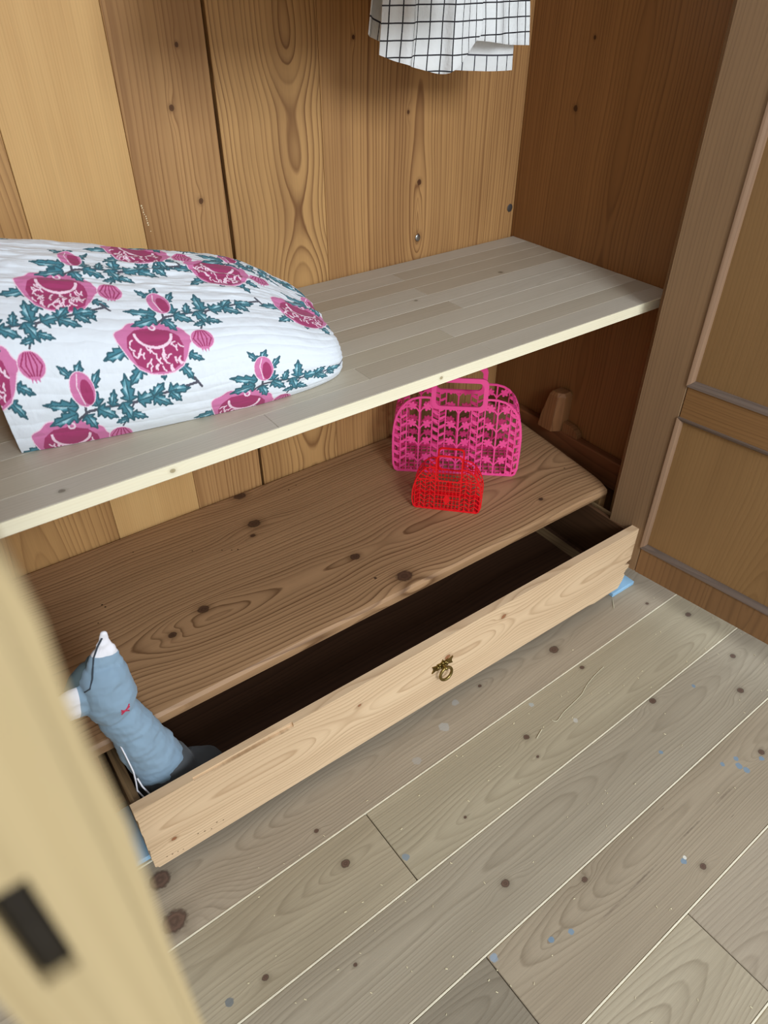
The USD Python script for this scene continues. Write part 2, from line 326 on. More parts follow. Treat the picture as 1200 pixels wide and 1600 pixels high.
# ---- right door, swung open
TH = .1361; DH = np.array([-.1080, -.4701, 0]); DD = np.array([math.sin(TH), -math.cos(TH), 0]); DN = np.array([-DD[1] * -1, 0, 0])
DN = np.array([-math.cos(TH), -math.sin(TH), 0])            # toward the camera, out of the inner face
DW = .50
def dpart(name, mesh, mat, **k): return part(name, local(mesh, DH, DD, DN, EZ), mat, door, **k)   # mesh in (along door, out of face, height)
door = thing('door', None, None, tuple(DH), parent=wr)
dw_ = lambda nm, L, w0, seed, tone=1., a='8b6a46', b='5b3f28', **k: wood(nm, DH, L, DD if abs(L[2]) > .5 else EZ, lin(a), lin(b), w0=w0, h0=.02, seed=seed, tone=tone, **{**door_pine, **k})
stile_l = dw_('door_stile_pine', EZ, -.2, 15., a='8a6c4d', b='5e4532')
Z0, Z1 = .0758, 1.74
dpart('stile', cbox((0, -.022, Z0), (.0795, 0, Z1), .0015), stile_l)
dpart('stile', cbox((DW - .08, -.022, Z0), (DW, 0, Z1), .0015), stile_l)
rail_m = dw_('door_rail_pine', DD, .1, 18., a='8a643c', b='5a3d22'); brail = wood('door_bottom_rail_pine', DH, EZ, DD, lin('835f3c'), lin('4f3620'), w0=.3, h0=.02, seed=5., **{**door_pine, 'freq': 90})
dpart('rail', cbox((.0803, -.022, Z0), (DW - .0803, 0, .142), .0012), brail)
dpart('rail', cbox((.0803, -.022, .4400), (DW - .0803, 0, .5030), .0012), rail_m)
dpart('rail', cbox((.0803, -.022, 1.64), (DW - .0803, 0, Z1), .0012), rail_m)
pan = dw_('door_panel_pine', EZ, .30, 28., a='8c6a42', b='6a4a2a', contrast=.45)
pan2 = dw_('door_panel_pine_upper', EZ, .26, 31., a='86653f', b='624628', contrast=.38)
dpart('panel', cbox((.072, -.016, .134), (DW - .072, -.0065, .448), .001), pan)
dpart('panel', cbox((.072, -.016, .495), (DW - .072, -.0065, 1.648), .001), pan2)
bead_v = dw_('door_bead_pine', EZ, -.1, 41., a='93745a', b='5f4634'); bead_h = dw_('door_bead_pine_flat', DD, .1, 43., a='6d5c50', b='463a32')
def bead(p, q, mat):
    """quarter-round moulding between two points of the face (s, z), inner side first rising from the panel"""
    p, q = np.array(p, float), np.array(q, float); d = (q - p) / np.linalg.norm(q - p); n = np.array([-d[1], d[0]])      # n: toward the panel
    prof = [(-.002, -.012), (-.002, .0035)] + [(-.002 + .0100 * math.sin(a), -.0075 + .011 * math.cos(a)) for a in np.linspace(.15, math.pi / 2, 7)] + [(.0080, -.012)]
    V = [(c[0] + n[0] * u + d[0] * s * max(u, 0), o, c[1] + n[1] * u + d[1] * s * max(u, 0)) for c, s in ((p, 1), (q, -1)) for u, o in prof]
    return hull(V)
for z0, z1 in ((.142, .440), (.503, 1.64)):
    s0, s1 = .0803, DW - .0803
    for a, b, mt in (((s0, z1), (s0, z0), bead_v), ((s0, z0), (s1, z0), bead_h), ((s1, z0), (s1, z1), bead_v), ((s1, z1), (s0, z1), bead_h)):
        dpart('moulding', bead(a, b, mt), mt)
    # mouldings turn their rounded side to the panel
# ---- left door, swung open past the camera; only the free edge shows, out of focus
ld_mat = wood('left_door_pine', (-1.17, -1.03, 0), EZ, EX, lin('a8936c'), lin('86704a'), w0=.1, h0=.02, seed=1., freq=120, contrast=.4, rough=.6)
door = thing('door', None, None, (-1.157, -.47, 0), parent=wr)
LD = lambda name, a, b, mat, **k: part(name, cbox(a, b, .0015), mat, door, **k)
ye = -1.036
mb = lambda p, q: m3.Manifold.cube(tuple(np.array(q, float) - np.array(p, float))).translate(tuple(map(float, p)))
part('stile', mb((-1.189, ye, Z0), (-1.1565, ye + .085, Z1)) - mb((-1.1805, ye - .01, .877), (-1.1720, ye + .03, .922)), ld_mat, door)      # mortised for the lock
LD('lock', (-1.1803, ye + .003, .8772), (-1.1722, ye + .0295, .9218), MAT['iron'], label='dark iron lock sunk in the door edge')
LD('stile', (-1.185, -.56, Z0), (-1.160, -.474, Z1), ld_mat)
for a, b in ((Z0, .15), (.44, .503), (1.64, Z1)): LD('rail', (-1.185, ye + .0855, a), (-1.160, -.5605, b), ld_mat)
for a, b in ((.1502, .4398), (.5032, 1.6398)): LD('panel', (-1.177, ye + .0855, a), (-1.167, -.5605, b), ld_mat)
prof = [(0.60, .0002), (.70, .0012), (.80, .0034), (.86, .0038), (.92, .0058), (.950, .0042), (.965, .0046), (.985, .0052), (.997, .0040), (1.004, .0022), (1.008, .0004)]
lip = sg.Polygon([(-.0002, z) for z in (.60, 1.008)] + [(x, z) for z, x in prof[::-1]])
part('meeting_strip', local(extrude(lip, .016), (-1.1565, ye, 0), EX, EZ, EY), ld_mat, door, 30)

# ------------------------------------------------------------------ loose shelf of edge-glued spruce staves
sh = thing('shelf', 'pale new spruce shelf board across the wardrobe, above the pink bag', 'shelf', (-.6, -.21, ZS))
rows = np.linspace(-.4201, -.0065, 11); sm = []
for k in range(7):
    c = np.array(lin(['b5ac9d', 'b1a794', 'b8b0a1', 'aca08d', 'b4aa98', 'b7ae9e', 'ada290'][k]))  # stave tops greyed and darkened: the grazing light is put into the colour
    sm.append(wood(f'spruce_{k}', (-.6, -.21 + .03 * k, ZS), EX, EY, c * 1.12, c * .74 * np.array([1.04, 1, .9]), freq=[230, 300, 180, 260][k % 4], w0=[.0, .12, -.1, .05][k % 4], h0=.03, amp=.03, hamp=.05, seed=k * 5.3, contrast=.42, fibre=.1, blotch=.2, rough=.5,
                   knots=[(-.47, -.19 - .03 * k, .0035), (.13, -.12 - .03 * k, .003), (.30 - .05 * k, .03 - .03 * k, .003), (-.13, .10 - .03 * k, .003)] if k % 2 == 0 else [(-.30, -.185 - .03 * k, .005), (.42, .05 - .03 * k, .004)]))
lit_edge_spruce = wood('spruce_edge_lit', (-.6, -.42, ZS), EX, EZ, lin('f0e7cb'), lin('d9c69c'), freq=260, w0=.05, h0=.02, seed=3., contrast=.35, fibre=.08, rough=.55, knots=[(-.35, -.008, .003), (.06, -.008, .0025)])  # paler than the top: the light on the front edge is painted in
rs = random.Random(4)
for i in range(10):
    x = -1.214; cuts = [x]
    while x < -.35: x += rs.uniform(.35, .6); cuts.append(min(x, -.0005))
    cuts[-1] = -.0005
    for a, b in zip(cuts[:-1], cuts[1:]):
        mt = lit_edge_spruce if i == 0 else sm[rs.randrange(7)]
        part('stave', cbox((a + .0001, rows[i] + .0001, ZS - .018), (b - .0001, rows[i + 1] - .0001, ZS - .0002 * rs.random()), .0005), sm[rs.randrange(7)] if i else sm[0], sh)
part('lit_front_edge', cbox((-1.214, -.4225, ZS - .0182), (-.0005, -.4202, ZS - .0001), .0005), lit_edge_spruce, sh, label='front edge strip in a lighter colour, light on it painted in')
for y in (-.40, -.05):
    pass

# ------------------------------------------------------------------ low chest with the drawer pulled out
ch = thing('low_chest', 'low pine chest on the wardrobe bottom, knotty lid and one open drawer', 'chest', (-.6, -.22, .04))
lid_poly = [(-1.160, -.002), (-.0235, -.002), (-.030, -.126), (-.049, -.278), (-.064, -.392), (-.068, -.409), (-.078, -.4314), (-1.158, -.4314), (-1.160, -.42)]
def inset_hull(poly, levels):
    P = sg.Polygon(poly); V = []
    for z, d in levels:
        q = P.buffer(-d, join_style=2) if d else P
        V += [(x, y, z) for x, y in list(q.exterior.coords)[:-1]]
    return hull(V)
chest_knots = [(-.73, -.114, .010), (-.712, -.016, .010), (-.625, -.308, .0075), (-.583, -.402, .012), (-.906, -.271, .008), (-.971, -.296, .0055), (-.749, -.145, .004), (-.222, -.38, .004)]
worm = [(x, y, r, lin('2c1c12')) for x, y, r in ((-1.041, -.162, .0018), (-1.038, -.170, .0018), (-.80, -.16, .0016), (-.815, -.15, .0016), (-.79, -.165, .0016), (-.86, -.12, .0016), (-.628, -.376, .003), (-.62, -.055, .0018), (-.6, -.05, .0015), (-.10, -.33, .002), (-1.06, -.2, .0014), (-.95, -.06, .0014))]
lid_mat = wood('lid_pine', (-.6, -.2, ZC), EX, EY, lin('b48d66'), lin('56361d'), freq=130, w0=-.10, h0=.015, amp=.07, hamp=.16, wl=1.5, seed=17.4, contrast=1., rough=.5, blotch=.3,
               knots=[(x + .6, y + .2, r * 1.15) for x, y, r in chest_knots], spots=[(x + .6, y + .2, r, c) for x, y, r, c in worm], knotcol=lin('3f2b1e'))
part('lid', inset_hull(lid_poly, [(.1892, .005), (.1925, .001), (.200, 0), (.2065, .0012), (.2115, .0055), (ZC, .011)]), lid_mat, ch, 25)
cside = wood('chest_side_pine', (-.07, -.2, .1), EY, EZ, lin('a07a50'), lin('6b4727'), freq=150, seed=3.3)
part('side_panel', cbox((-.0865, -.424, .0405), (-.0665, -.01, .189), .001), cside, ch)
part('side_panel', cbox((-1.158, -.424, .0405), (-1.140, -.01, .189), .001), wood('chest_side_pine_left', (-1.15, -.2, .1), EY, EZ, lin('9a6b45'), lin('60391f'), freq=150, seed=5.3), ch)
part('back_panel', cbox((-1.1395, -.02, .0405), (-.087, -.008, .189), .001), cside, ch)
drw = thing('drawer', None, None, (-.6135, -.5352, .03), parent=ch)
dx = -1.1298
front_pts = [(0, .181), (.2, .1815), (.6, .181), (.85, .1812), (1.0290, .181), (1.0370, .178), (1.0375, .171), (1.037, .101), (1.026, .099), (1.0215, .0965), (1.012, .0935), (1.0235, .0895), (1.032, .085), (1.0325, .079), (1.025, .074), (1.020, .066),
             (1.0245, .061), (1.021, .045), (1.016, .036), (1.012, .028), (.98, .0275), (.94, .0255), (.92, .0295), (.5, .030), (.006, .0300), (.0042, .034), (.0008, .036), (.0012, .055), (0, .058), (.0018, .082), (0, .086), (.001, .12), (0, .13), (.0015, .16), (0, .165)]
fp = m3.CrossSection([np.array(front_pts)[::-1]]) if sg.Polygon(front_pts).exterior.is_ccw is False else m3.CrossSection([np.array(front_pts)])
fm = m3.Manifold.extrude(fp, .0155)                                      # x, z, depth
chip = m3.Manifold.hull_points(np.array([(.145, .1765, .009), (.235, .1765, .009), (.15, .19, .009), (.23, .19, .009), (.15, .1765, .02), (.225, .1765, .02), (.15, .19, .02), (.225, .19, .02)]))
slot = m3.Manifold.hull_points(np.array([(.085, .1785, -.001), (.242, .1740, -.001), (.085, .19, -.001), (.242, .19, -.001), (.085, .1785, .0045), (.242, .174, .0045), (.085, .19, .0045), (.242, .19, .0045)]))
fm = fm - slot
q = fm.to_mesh(); fmesh = trimesh.Trimesh(q.vert_properties[:, :3], q.tri_verts)
fmesh = local(fmesh, (dx, -.5352, 0), EX, EZ, EY)
front_knots = [(.541, .128, .0055), (.669, .150, .005), (.359, .135, .003), (.037, .077, .004), (1.045, .135, .012)]
fspots = [(.165, .1765, .0028, lin('8a6a48'), 26.), (.225, .1735, .0022, lin('7a5a3a'), 6.)] + [(.07 + .01 * i, .055 - .004 * (i % 3), .0014, lin('5c4028')) for i in range(5)] + [(.02 + .008 * i, .045 - .002 * i, .0013, lin('5c4028')) for i in range(4)]
front_mat = wood('drawer_front_pine', (dx, -.5352, 0), EX, EZ, lin('e6c8a2'), lin('9a7049'), freq=130, w0=.118, h0=.015, amp=.05, hamp=.12, wl=2., seed=23.9, contrast=.55, knots=front_knots, spots=fspots, rough=.5, blotch=.28, knotcol=lin('7d5338'))
part('drawer_front', fmesh, front_mat, drw, label='pale front board with a splintered lower right corner')
dsm = wood('drawer_side_pine', (dx, -.3, .1), EY, EZ, lin('7d6344'), lin('4a3521'), freq=160, w0=.02, h0=.02, seed=2.2, rough=.6)
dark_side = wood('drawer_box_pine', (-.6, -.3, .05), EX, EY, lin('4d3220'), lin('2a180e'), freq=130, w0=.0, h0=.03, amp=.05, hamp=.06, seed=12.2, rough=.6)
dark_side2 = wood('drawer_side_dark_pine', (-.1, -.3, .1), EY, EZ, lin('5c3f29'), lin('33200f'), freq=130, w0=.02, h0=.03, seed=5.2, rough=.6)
for x0, x1, gx in ((dx + .002, dx + .016, 1), (1.0215 + dx, 1.0355 + dx, -1)):
    a, b = (x0, x0 + .006) if gx > 0 else (x1 - .006, x1)
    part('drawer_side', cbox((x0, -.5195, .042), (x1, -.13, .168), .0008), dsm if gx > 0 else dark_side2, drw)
    part('side_rib', cbox((a, -.5195, .1681), (b, -.13, .174), .0008), dsm, drw)
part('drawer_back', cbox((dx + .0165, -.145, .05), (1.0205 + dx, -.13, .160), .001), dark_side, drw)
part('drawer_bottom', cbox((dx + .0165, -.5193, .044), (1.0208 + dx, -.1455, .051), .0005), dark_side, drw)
part('glue_strip', hull([(dx + .985, -.518, .0513), (dx + .985, -.15, .0513), (dx + .9995, -.518, .0513), (dx + .9995, -.15, .0513), (dx + .9995, -.518, .062), (dx + .9995, -.15, .062)]), dsm, drw)
# brass pull: pierced rosette plate, post and ring
MAT['brass'] = plain('old_brass', lin('8d7a48'), .36, 1., noise=.35, nscale=220, bump=.3, bdist=.0006)
hx, hz, hy = -.600, .1165, -.5354
leaf = [sg.Point(0, 0).buffer(.0062)]
for a in (0, 180): leaf.append(affinity.translate(affinity.scale(sg.Point(0, 0).buffer(1), .0085, .0042), .008 * math.cos(math.radians(a)), .0))
for a in (38, 90, 142, 218, 270, 322): leaf.append(sg.Polygon([(math.cos(math.radians(a + 28)) * .0048, math.sin(math.radians(a + 28)) * .0048), (math.cos(math.radians(a)) * .0125, math.sin(math.radians(a)) * .0095), (math.cos(math.radians(a - 28)) * .0048, math.sin(math.radians(a - 28)) * .0048)]))
for s in (-1, 1): leaf.append(sg.Polygon([(s * .012, .004), (s * .0185, .006), (s * .0155, 0), (s * .0185, -.006), (s * .012, -.004)]))
rose = affinity.scale(ops.unary_union(leaf).buffer(.0004), 1.22, 1.3, origin=(0, 0))
for s in (-1, 1): rose = rose.difference(sg.Point(s * .0116, 0).buffer(.0012))
plate = local(extrude(rose, .0016), (hx, hy, hz), EX, EZ, -EY)
ribs = [plate]
for a, rad in ((0, .0085), (180, .0085), (38, .007), (142, .007), (90, .006), (218, .006), (322, .006), (270, .006)):
    rad *= 1.2; b = trimesh.creation.icosphere(2, .0023); b.apply_scale([1.3, .8, 1.]); b.apply_translation([hx + rad * math.cos(math.radians(a)), hy - .0022, hz + rad * .75 * math.sin(math.radians(a))]); ribs.append(b)
part('pull_plate', cat(ribs), MAT['brass'], drw, 35)
post = cat([tube([(hx, hy, hz), (hx, hy - .006, hz), (hx, hy - .0105, hz)], [.0038, .003, .0033], 14), (lambda b: (b.apply_translation([hx, hy - .0105, hz]), b)[1])(trimesh.creation.icosphere(2, .0036))])
part('pull_post', post, MAT['brass'], drw, 40)
ang = np.linspace(0, 2 * np.pi, 48, endpoint=False)
rc = np.array([hx, hy - .0115, hz - .0125]); tilt = math.radians(8)
ring = [rc + np.array([.0125 * math.cos(a), -math.sin(tilt) * .0125 * -math.sin(a), .0125 * math.sin(a)]) for a in ang]
part('pull_ring', tube(ring, .0026, 12, closed=True), MAT['brass'], drw, True)
#@@REST@@
# ------------------------------------------------------------------ folded quilt with block-printed flowers
from scipy.interpolate import PchipInterpolator as PI
LF = np.array([-1.084, -.291]); qe = np.array([.377, -.064]); qe /= np.hypot(*qe); qn = np.array([-qe[1], qe[0]])
prof_q = np.array([(.002, 0), (-.007, .02), (-.011, .05), (-.004, .08), (.014, .103), (.05, .122), (.10, .140), (.15, .153), (.19, .155), (.225, .14), (.245, .10), (.245, .05), (.235, 0)])
tt = np.r_[0, np.cumsum(np.hypot(*np.diff(prof_q, axis=0).T))]; ARC = tt[-1]; tt = tt / ARC
pf = PI(tt, prof_q)
Hq = PI([-.025, .1, .2, .3, .355, .395, .42, .432], [1.36, 1.20, 1.05, .91, .77, .60, .50, .42])
Bq = PI([-.025, .3, .355, .395, .42, .432], [1., 1., .98, .92, .82, .72])
Fq = PI([-.025, .28, .355, .395, .42, .432], [-.002, -.016, -.007, .004, .018, .034])
NA, NT = 800, 640
A, Tq = np.meshgrid(np.linspace(-.005, .432, NA), np.linspace(0, 1, NT), indexing='ij')
q = pf(Tq); bb = Fq(A) + q[..., 0] * Bq(A); hh = q[..., 1] * Hq(A)
Ax = A + .004 * np.clip(1 - hh / .10, 0, 1) * np.clip((.03 - A) / .055, 0, 1)          # the left end leans outward
G = np.stack([LF[0] + Ax * qe[0] + bb * qn[0], LF[1] + Ax * qe[1] + bb * qn[1], ZS + .0006 + hh], -1)
du, dv = np.gradient(G, axis=0), np.gradient(G, axis=1); Nq = np.cross(du, dv); Nq /= np.maximum(np.linalg.norm(Nq, axis=2, keepdims=True), 1e-9)
if Nq[NA // 2, NT // 2, 2] < 0: Nq = -Nq
S, Tm = A, Tq * .497
nz = lambda fx, fy, sd: meshkit.fbm(np.stack([S * fx, Tm * fy, np.full_like(S, .3)], -1), 3, sd) - .5
onf = np.clip(np.minimum(Tq / .04, (1 - Tq) / .02), 0, 1)
wr_top = np.clip((Tq - .30) / .15, 0, 1)
warp = nz(14, 14, 3) * .02
quilt = np.abs(np.sin((Tm + warp) * math.pi / .0165)) ** .6
disp = (.0016 * quilt - .0008) * (.55 - .1 * wr_top) + nz(22, 60, 5) * (.003 + .006 * wr_top) + nz(12, 120, 8) * .0065 * wr_top + nz(7, 7, 2) * .009 + nz(90, 70, 9) * .0014
# the layers of the fold show as a soft crease along the right end
G = G + Nq * (disp * onf)[..., None]
# print
TEAL, TEALD, TEALM, PINK, CRIM, PALE, STEM = [np.array(lin(h)) for h in ('6fa5b2', '3a606b', '4a8290', 'cf78a4', 'a33d68', 'efd0de', '555560')]
base_c = np.array(lin('e2e7ec'))
Cq = np.broadcast_to(base_c, S.shape + (3,)).copy()
def stamp(poly, col, alpha=1.):
    x0, y0, x1, y1 = poly.bounds
    m = (S >= x0) & (S <= x1) & (Tm >= y0) & (Tm <= y1)
    if m.any():
        w = np.where(m); inside = shapely.contains_xy(poly, S[w], Tm[w])
        Cq[w[0][inside], w[1][inside]] = Cq[w[0][inside], w[1][inside]] * (1 - alpha) + col * alpha
def leafpoly(L, W, lobes=3):
    """a toothed holly-like leaf from the origin along +x"""
    up = [(0, .12 * W)]
    for i in range(lobes):
        x = L * (i + .55) / (lobes + .5); up += [(x, W * (1 - .22 * i)), (x + L * .05, W * (.45 - .1 * i))]
    pts = up + [(L, 0)] + [(x, -y) for x, y in up[::-1]]
    return sg.Polygon(pts)
def place_(g, x, y, ang, M): return affinity.translate(affinity.rotate(affinity.translate(affinity.rotate(g, ang, origin=(0, 0)), x, y), M[2], origin=(0, 0)), M[0], M[1])
def leaf_at(x, y, ang, L, W, M, lobes=3):
    g = leafpoly(L, W, lobes)
    stamp(place_(g.buffer(.0011), x, y, ang, M), TEALD); stamp(place_(g.buffer(-.0008), x, y, ang, M), TEALM)
    stamp(place_(sg.Polygon([(L * .1, .0002), (L * .5, W * .55), (L * .9, .0002)]), x, y, ang, M), TEAL)
    stamp(place_(sg.Polygon([(L * .25, W * .12), (L * .5, W * .42), (L * .62, W * .12)]), x, y, ang, M), np.array(lin('a9cfd8')))
    stamp(place_(sg.LineString([(0, 0), (L * .92, 0)]).buffer(.0007), x, y, ang, M), TEALD)
def stemline(P, w, M, col=None): stamp(place_(sg.LineString(P).buffer(w), 0, 0, 0, M), STEM if col is None else col)
def bud_at(x, y, ang, r, M):
    o = affinity.scale(sg.Point(0, 0).buffer(1), r * .82, r * 1.15)
    stamp(place_(o.buffer(.0009), x, y, ang, M), PALE); stamp(place_(o, x, y, ang, M), PINK)
    stamp(place_(affinity.scale(sg.Point(.25 * r, -.2 * r).buffer(1), r * .42, r * .85), x, y, ang, M), CRIM)
    stamp(place_(sg.LineString([(-.1 * r, r), (-.35 * r, .2 * r), (-.1 * r, -r)]).buffer(.0006), x, y, ang, M), PALE)
def carnation(M, k):
    rr = random.Random(k); Wd, Ht = .044, .033
    top = [(Wd * math.cos(a) * (1 + .035 * math.cos(9 * a)), .004 + Ht * .80 * math.sin(a) * (1 + .05 * math.cos(9 * a))) for a in np.linspace(0, math.pi, 60)]
    low = [(-.040, -.002), (-.033, -.017), (-.025, -.028), (-.014, -.034), (0, -.036), (.014, -.034), (.025, -.028), (.033, -.017), (.040, -.002)]
    g = sg.Polygon(top + low).buffer(0)
    stamp(place_(g.buffer(.0012), 0, 0, 0, M), PALE); stamp(place_(g, 0, 0, 0, M), PINK)
    inner = sg.Polygon([(-.028, .008), (-.018, .017), (0, .021), (.018, .017), (.028, .008), (.030, -.004), (.025, -.022), (.011, -.031), (-.011, -.031), (-.025, -.022), (-.031, -.004)])
    stamp(place_(inner.buffer(.002), 0, 0, 0, M), CRIM)
    arc = sg.LineString([(.021 * math.cos(a), .012 + .017 * math.sin(a)) for a in np.linspace(math.pi, 2 * math.pi, 24)])
    stamp(place_(arc.buffer(.0016), 0, 0, 0, M), PALE); stamp(place_(sg.Point(.002, .0235).buffer(.0045).difference(sg.Point(.002, .0235).buffer(.0022)), 0, 0, 0, M), PALE)
    for j in range(70):
        x, y = rr.uniform(-.034, .034), rr.uniform(-.030, .002)
        if inner.contains(sg.Point(x, y)) and (x * x / .022 ** 2 + (y - .012) ** 2 / .018 ** 2 > 1.1):
            a = rr.uniform(30, 150); d = .0032; stamp(place_(sg.LineString([(-d, 0), (0, .0012), (d, 0)]).buffer(.00085), x, y, a, M), PALE)
def motif(s, t, rot, k):
    M = (s, t, rot)
    for x, y, a, L, W in ((-.034, -.006, 200, .030, .0085), (-.022, -.026, 225, .026, .008), (.024, -.027, 300, .022, .007), (.036, -.014, 330, .018, .006), (.0, -.03, 270, .012, .005)): leaf_at(x, y, a, L, W, M)
    carnation(M, k)
    P = [(.008, .028), (.022, .040), (.046, .046), (.075, .050), (.105, .060), (.150, .074)]
    stemline(P, .0016, M); stemline([(.148, .080), (.156, .069)], .0016, M)
    stemline([(.075, .050), (.068, .038), (.060, .020)], .0011, M)
    stemline([(.02, .040), (.020, .052)], .0014, M)
    for x, y, a, L, W in ((.012, .046, 178, .036, .0085), (.010, .038, 205, .034, .009), (.020, .036, -60, .020, .008), (.034, .044, -30, .024, .009), (.034, .047, 112, .030, .009), (.050, .047, 78, .018, .006), (.062, .050, -65, .026, .009),
                          (.070, .052, 95, .030, .0095), (.080, .052, 20, .026, .010), (.098, .058, 50, .020, .008), (.098, .056, -25, .024, .009), (.116, .064, 8, .026, .009), (.118, .063, -45, .018, .007), (.072, .036, -20, .018, .006), (.066, .030, 200, .014, .005)): leaf_at(x, y, a, L, W, M)
    leaf_at(.016, .076, 70, .018, .006, M, 2); leaf_at(.010, .076, 140, .016, .005, M, 2); leaf_at(.030, .066, 60, .022, .005, M, 2)
    bud_at(.020, .064, 8, .0155, M)
    g = sg.Point(.057, .004).buffer(.0135); stamp(place_(g.buffer(.0009), 0, 0, 0, M), PALE); stamp(place_(g, 0, 0, 0, M), PINK)
    for i in range(-2, 3): stamp(place_(sg.LineString([(.057 + i * .0022, .016), (.057 + i * .0055, .004), (.057 + i * .002, -.008)]).buffer(.0008), 0, 0, 0, M), CRIM)
    stamp(place_(sg.Polygon([(.052, -.007), (.062, -.007), (.061, -.013), (.0585, -.009), (.057, -.0135), (.055, -.009), (.053, -.013)]), 0, 0, 0, M), PINK)
for k, (s, t, r) in enumerate(((.177, .109, 0), (.088, .190, -4), (.269, .006, -12), (.056, .004, -7), (-.018, .088, 0), (.392, .180, -10), (.294, .252, -8), (.197, .292, -8), (.395, .085, 0), (-.03, .285, -5), (.10, .37, 0), (.30, .39, 0), (.42, .40, 0))):
    if k != 8: motif(s, t, r, k)
g = Graph(); at = g.add('attribute', {'attribute': 'print'}) + '.color'
wv_ = g.noise(g.add('geometry') + '.position', 900., 2.)
g.n['pb'] = ('principled_bsdf', {'roughness': .85, 'specular_ior_level': .15, 'sheen_weight': .15})
g.l += [(at, 'pb.base_color'), (g.add('bump', {'strength': .25, 'distance': .0008}, height=wv_) + '.normal', 'pb.normal')]
MAT['quilt'] = g.make('quilt_cotton', 'pb')
def solid_sheet(G):
    """closes the quilt: top grid plus a fan closing bottom and ends"""
    a, b = G.shape[:2]; I = np.arange(a * b).reshape(a, b); q = np.stack([x.ravel() for x in (I[:-1, :-1], I[1:, :-1], I[1:, 1:], I[:-1, 1:])], 1)
    return np.vstack([q[:, [0, 1, 2]], q[:, [0, 2, 3]]])
Fq_ = solid_sheet(G); Vq = G.reshape(-1, 3); colq = Cq.reshape(-1, 3)
extra, ecol, ef = [], [], []
n0 = len(Vq)
for end in (0, NA - 1):                       # end caps
    c = G[end].mean(0); extra.append(c); ecol.append(base_c); k = n0 + len(extra) - 1; ids = end * NT + np.arange(NT)
    f = np.stack([np.full(NT - 1, k), ids[:-1], ids[1:]], 1); ef.append(f if end == 0 else f[:, ::-1]); ef.append(np.array([[k, ids[-1], ids[0]]]) if end == 0 else np.array([[k, ids[0], ids[-1]]]))
Vq = np.vstack([Vq, extra]); colq = np.vstack([colq, ecol]); Fq_ = np.vstack([Fq_, *ef])
qm = trimesh.Trimesh(Vq, Fq_, process=False)
if (np.cross(*(qm.vertices[qm.faces[NA * NT // 2, 1:]] - qm.vertices[qm.faces[NA * NT // 2, 0]]))[2]) < 0: qm.invert()
qt = thing('folded_quilt', 'white folded quilt printed with pink carnations and teal leaves on the shelf', 'quilt', (-.88, -.2, ZS))
part('quilt_cover', qm, MAT['quilt'], qt, True, colors=colq)

# ------------------------------------------------------------------ jelly basket bags
def ellipse(x, y, a, b, ang=0): return affinity.translate(affinity.rotate(affinity.scale(sg.Point(0, 0).buffer(1, 6), a, b), ang, origin=(0, 0)), x, y)
def line(P, w): return sg.LineString(P).buffer(w / 2, 3, cap_style=2)
def rrect(x0, y0, x1, y1, r): return sg.box(x0 + r, y0 + r, x1 - r, y1 - r).buffer(r, 6)
def bag_frame(mid, yaw, lean, depth):
    e = np.array([math.cos(yaw), math.sin(yaw), 0]); n = np.array([e[1], -e[0], 0])
    if n @ (CAM - mid) < 0: n = -n
    M0 = np.array([mid[0], mid[1], ZC + .0004])
    def front(m, back=False):                 # mesh in (u, v, w): w = out of the panel
        V = m.vertices; o = M0 if not back else M0 - n * depth; s = 1 if not back else -1
        nn, up = n * math.cos(lean) * s + EZ * math.sin(lean), EZ * math.cos(lean) - n * s * math.sin(lean)
        out = m.copy(); out.vertices = o + V[:, :1] * e + V[:, 1:2] * up + V[:, 2:3] * nn
        if back: out.invert()
        return out
    return e, n, M0, front
def clean(p): return shapely.set_precision(p, 2e-5)

# pink bag
def jelly(name, col, rough, thru):
    g = Graph(); a = g.add('principled_bsdf', {'roughness': rough, 'specular_ior_level': .5, 'base_color': tuple(col)}); t = g.add('translucent_bsdf', {'color': tuple(col)})
    m = g.add('mix_closure', {'fac': thru}); g.l += [(a + '.BSDF', m + '.closure1'), (t + '.BSDF', m + '.closure2')]
    return usdkit.material(stage, '/World/Looks/' + name, g.n, g.l, surface=m + '.closure')
PK = jelly('pink_jelly', (1., .085, .33), .35, .08)
e, n, M0, pmap = bag_frame(np.array([-.3052, -.207, ZC]), math.radians(-40.67), .12, .105)
half = [(.1215, 0), (.1275, .004), (.1315, .017), (.1328, .05), (.1328, .085), (.1305, .108), (.1255, .128), (.118, .143), (.106, .1575), (.094, .1655), (.078, .170), (.064, .1705), (.0545, .170)]
outl = sg.Polygon([(-x, y) for x, y in half[::-1]] + half + [(.0545, .146), (-.0545, .146)])
outl = sg.Polygon([(-x, y) for x, y in half[::-1]][0:] + half).difference(sg.box(-.0535, .150, .0535, .2))
handle = rrect(-.0555, .1445, .0575, .2115, .014).difference(rrect(-.0460, .1520, .0480, .2020, .010))
border = outl.difference(outl.buffer(-.0042)); deco = []
